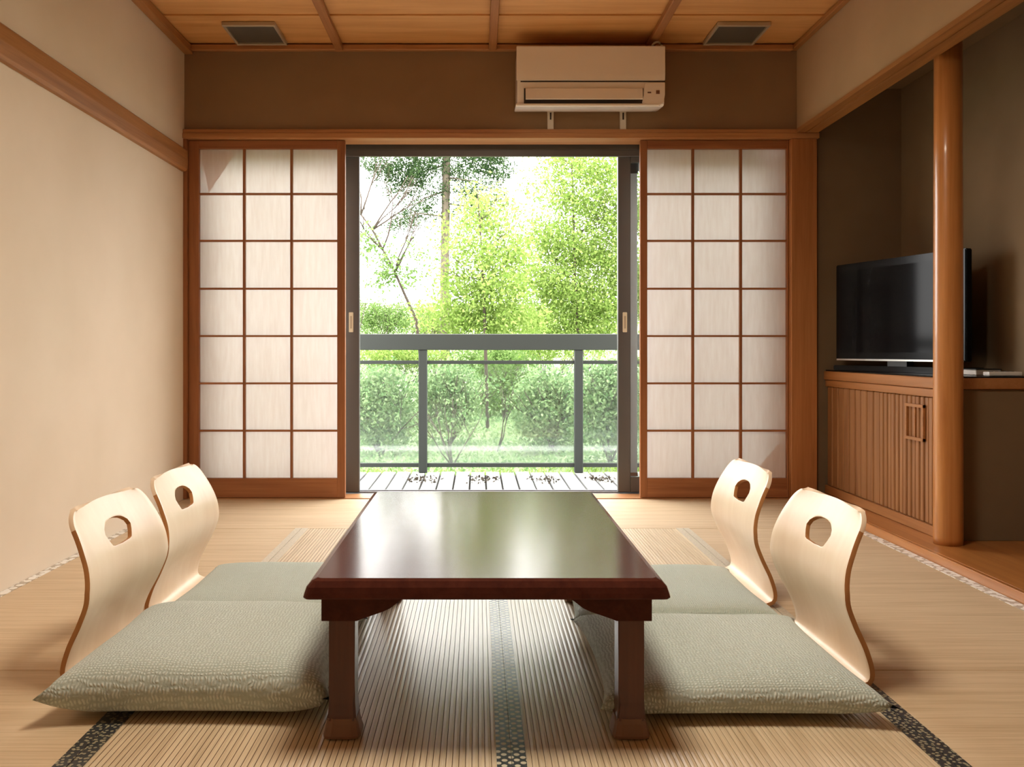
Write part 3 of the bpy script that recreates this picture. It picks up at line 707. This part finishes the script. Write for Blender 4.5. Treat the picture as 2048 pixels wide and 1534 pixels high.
def twigs(p, d, n, ln, r, depth=2):
    out = []
    for _ in range(n):
        q = Vector(p); v = (Vector(d) + Vector((random.uniform(-.7, .7), random.uniform(-.5, .5), random.uniform(-.3, .5)))).normalized(); pts = [q.copy()]
        for k in range(4): v = (v + Vector((random.uniform(-.25, .25), random.uniform(-.2, .2), random.uniform(-.12, .2)))).normalized(); q = q + v * ln / 4; pts.append(q.copy())
        out.append((pts, r, r * .35))
        if depth > 1: out += twigs(pts[2], v, 2, ln * .55, r * .5, depth - 1)
    return out
# tall conifer with a bare trunk
d = 14.9; b0 = at(891, 700, d); b0 = (b0[0], d, gz(b0[0], d))
t0 = at(889, 560, d); t1 = at(893, 312, d)
st = [([b0, t0, t1, (t1[0] + .05, d, 9.5)], .085, .06)]; cl = []
for k in range(16):
    z = 3.0 + k * .22; sgn = 1 if k % 2 else -1; L_ = random.uniform(.7, 1.25)
    p = Vector((t1[0], d, z)); e = p + Vector((sgn * L_, random.uniform(-.7, .5), -.35 + random.uniform(-.1, .4)))
    m_ = (p + e) / 2 + Vector((0, 0, .08)); st.append(([p, m_, e], .016, .005))
    for t in (.45, .7, .95):
        q = p.lerp(e, t); cl.append(cloud((q.x, q.y, q.z - .06), (.24, .22, .18), 14, 22, .06))
for (x, y, n) in ((830, 350, 22), (800, 345, 16), (850, 330, 16), (930, 350, 16), (960, 330, 18), (985, 360, 14), (940, 395, 12), (860, 380, 12), (775, 335, 12), (870, 330, 16), (910, 330, 14), (1000, 335, 16), (990, 310, 16), (820, 315, 20), (740, 325, 14), (765, 345, 12), (795, 375, 9), (905, 375, 8), (880, 420, 6), (955, 420, 9), (830, 410, 8)): cl.append(cloud(at(x, y, d), (.30, .35, .20), int(n * 2.1), 28, .055))
plant('conifer_tree', 'tall dark conifer with straight bare trunk behind the maples', 'tree', b0, st, cl, 'leaf_dark', .027, 'garden trees', 'bark', .3, .4)
# leaning sparse tree on the left
d = 11.0; s0 = at(832, 640, d); b0 = (s0[0] + .15, d, gz(s0[0], d))
st = [([b0, s0, at(790, 545, d), at(745, 460, d), at(700, 400, d)], .022, .009)]
for p in ((790, 545), (765, 500), (745, 460), (722, 430)):
    st += twigs(at(*p, d), (random.choice((-.5, .6)), 0, .9), 3, .8, .012, 3)
cl = [cloud(at(x, y, d), (.2, .3, .16), n, 16, .06) for x, y, n in ((745, 500, 14), (770, 530, 16), (800, 500, 8), (730, 470, 7), (815, 560, 14), (760, 560, 16), (850, 520, 8))]
plant('leaning_tree', 'thin leaning tree with bare twigs at the far left of the view', 'tree', b0, st, cl, 'leaf_soft', .025, 'garden trees')
# lime maple in the middle
d = 10.0; s0 = at(970, 664, d); b0 = (s0[0] + .03, d, gz(s0[0], d))
st = [([b0, s0, at(967, 580, d), at(962, 480, d), at(955, 380, d)], .022, .006)]
for p in ((966, 560), (963, 500), (960, 440)): st += twigs(at(*p, d), (random.choice((-1, 1)), 0, .5), 2, .55, .006)
cl = [cloud(at(x, y, d + z), (.42, .5, .2), int(n * 1.5), 26, .08) for x, y, n, z in ((965, 410, 18, 0), (930, 460, 20, .2), (1000, 440, 26, .2), (950, 510, 40, 0), (1010, 510, 44, .3), (930, 570, 50, .2), (1000, 580, 60, 0), (960, 640, 60, .3), (1030, 640, 50, .2), (900, 630, 40, .2))]
plant('maple_tree', 'lime green maple with one thin dark stem in mid view', 'tree', b0, st, cl, 'leaf_lime', .023, 'garden trees')
# broad lime maple on the right
d = 11.9; s0 = at(1155, 660, d); b0 = (s0[0], d, gz(s0[0], d))
st = [([b0, s0, at(1150, 560, d), at(1147, 440, d), at(1143, 300, d), at(1140, 200, d)], .026, .008)]
for p in ((1150, 560), (1147, 470), (1145, 400), (1143, 330)): st += twigs(at(*p, d), (random.choice((-1, 1)), 0, .5), 3, .7, .007)
cl = [cloud(at(x, y, d + z), (.55, .6, .28), int(n * 2.2), 28, .085) for x, y, n, z in ((1130, 330, 30, 0), (1190, 330, 34, .3), (1240, 360, 40, 0), (1100, 390, 22, 0), (1170, 410, 46, .2), (1230, 450, 46, .2), (1090, 470, 50, 0), (1150, 500, 60, .2), (1220, 530, 60, .2), (1080, 560, 60, 0), (1150, 590, 60, .2), (1230, 610, 60, .2), (1100, 640, 50, .2), (1180, 660, 50, .2), (1290, 420, 50, .1), (1300, 560, 60, .1), (1270, 260, 40, .3), (1150, 240, 40, .3))]
plant('maple_tree', 'broad lime green maple filling the right side of the garden view', 'tree', b0, st, cl, 'leaf_lime', .023, 'garden trees')
# shrubs: x, y centre, half width px, half height px, depth, leaf, count, label
SH = [(770, 640, 95, 48, 13.8, 'leaf_soft', 200, 'rounded mid green shrub above the rail below the leaning tree'),
      (870, 650, 60, 48, 16.6, 'leaf_lime', 160, 'yellow green shrub at the foot of the conifer'),
      (640, 620, 70, 90, 11.2, 'leaf_soft', 150, 'green shrub at the far left edge of the garden view'),
      (1080, 690, 160, 50, 14.0, 'leaf_lime', 260, 'wide lime shrub behind the broad maple'),
      (1170, 560, 190, 150, 17.5, 'leaf_lime', 520, 'big lime green thicket far behind the broad maple'),
      (800, 715, 125, 30, 12.3, 'leaf_lime', 200, 'low yellow green bush just over the rail at the left of the view'),
      (980, 722, 100, 28, 12.7, 'leaf_soft', 200, 'low mid green bush just over the rail in the centre of the view'),
      (760, 815, 80, 90, 8.6, 'leaf_pale', 330, 'pale green bush behind the left glass panel of the railing'),
      (895, 800, 82, 80, 8.95, 'leaf_pale', 260, 'pale bush with bare twigs left of centre behind the glass'),
      (1010, 790, 90, 90, 11.4, 'leaf_soft', 280, 'darker bush in the centre behind the glass panel'),
      (1105, 820, 80, 85, 8.3, 'leaf_pale', 330, 'pale bush right of centre behind the glass panel'),
      (1220, 812, 75, 95, 7.5, 'leaf_pale', 330, 'pale leafy bush behind the right glass panel'),
      (1330, 780, 70, 110, 9.4, 'leaf_soft', 200, 'green bush beyond the railing behind the right glass door'),
      (640, 780, 70, 110, 10.0, 'leaf_soft', 200, 'green bush beyond the railing behind the left glass door')]
for x, y, hw_, hh, d, lf, n, lab in SH:
    c = at(x, y, d); rw, rh = hw_ * d / F, hh * d / F; base = (c[0], d, gz(c[0], d))
    st = twigs(base, (0, 0, 1), 7, max(.4, c[2] - base[2] + rh * .7), .010, 3)
    plant('garden_shrub', lab, 'shrub', base, st, [cloud(c, (rw, rw * .6, rh), int(n * 1.4), 24, .05, .25)], lf, .019, 'garden shrubs')
# bare twiggy shrub in front
for x, d, lab in ((905, 7.9, 'bare brown twiggy shrub in front of the pale bushes'), (995, 8.6, 'small upright bare sapling beside the twiggy shrub')):
    c = at(x, 895, d); base = (c[0], d, gz(c[0], d)); st = twigs(base, (0, 0, 1), 6 if x < 950 else 3, .62, .007, 3)
    plant('bare_shrub', lab, 'shrub', base, st, [cloud((base[0], d, base[2] + .5), (.3, .2, .25), 14, 10, .05)], 'leaf_pale', .018, 'garden shrubs')
# grass along the deck edge
n = 16000; P = np.stack([NR.uniform(-4, 4, n), 6.39 + NR.rand(n) ** 2 * 1.0, np.zeros(n)], 1)
P[:, 2] = [gz(a, b_) + NR.uniform(0, .05) for a, b_ in P[:, :2]]
gq = link('grass', leaf_mesh(P, .035, .12, -2.), M['leaf_lime']); tag(gq, 'bright green grass and weeds growing along the deck edge', 'grass', None, 'stuff')
n = 30000; P = np.stack([NR.uniform(-4.5, 4.5, n), 7.2 + NR.rand(n) * 5.5, np.zeros(n)], 1)
P[:, 2] = [gz(a, b_) for a, b_ in P[:, :2]] + np.abs(NR.randn(n)) * .035 + .005
gq = link('undergrowth', leaf_mesh(P, .022, .5, 0), M['leaf_pale'], gro); gq['kind'] = 'stuff'
# dead leaves lying on the deck
for x, lab in ((846, 'heap of dead leaves on the deck below the left railing post'), (968, 'thin scatter of dead leaves in the middle of the deck'), (1095, 'heap of dead leaves on the deck, left of the right railing post'), (1205, 'scatter of dead leaves at the right end of the deck')):
    d = 5.85; c = at(x, 967, d); n = 80
    P = np.stack([c[0] + NR.randn(n) * .05, d + NR.randn(n) * .06, DZ + .012 + NR.rand(n) * .02], 1)
    o = link('fallen_leaves', leaf_mesh(P, .011, .5, 0), M['dead_leaf']); tag(o, lab, 'leaves', 'dead leaves on the deck', 'stuff')
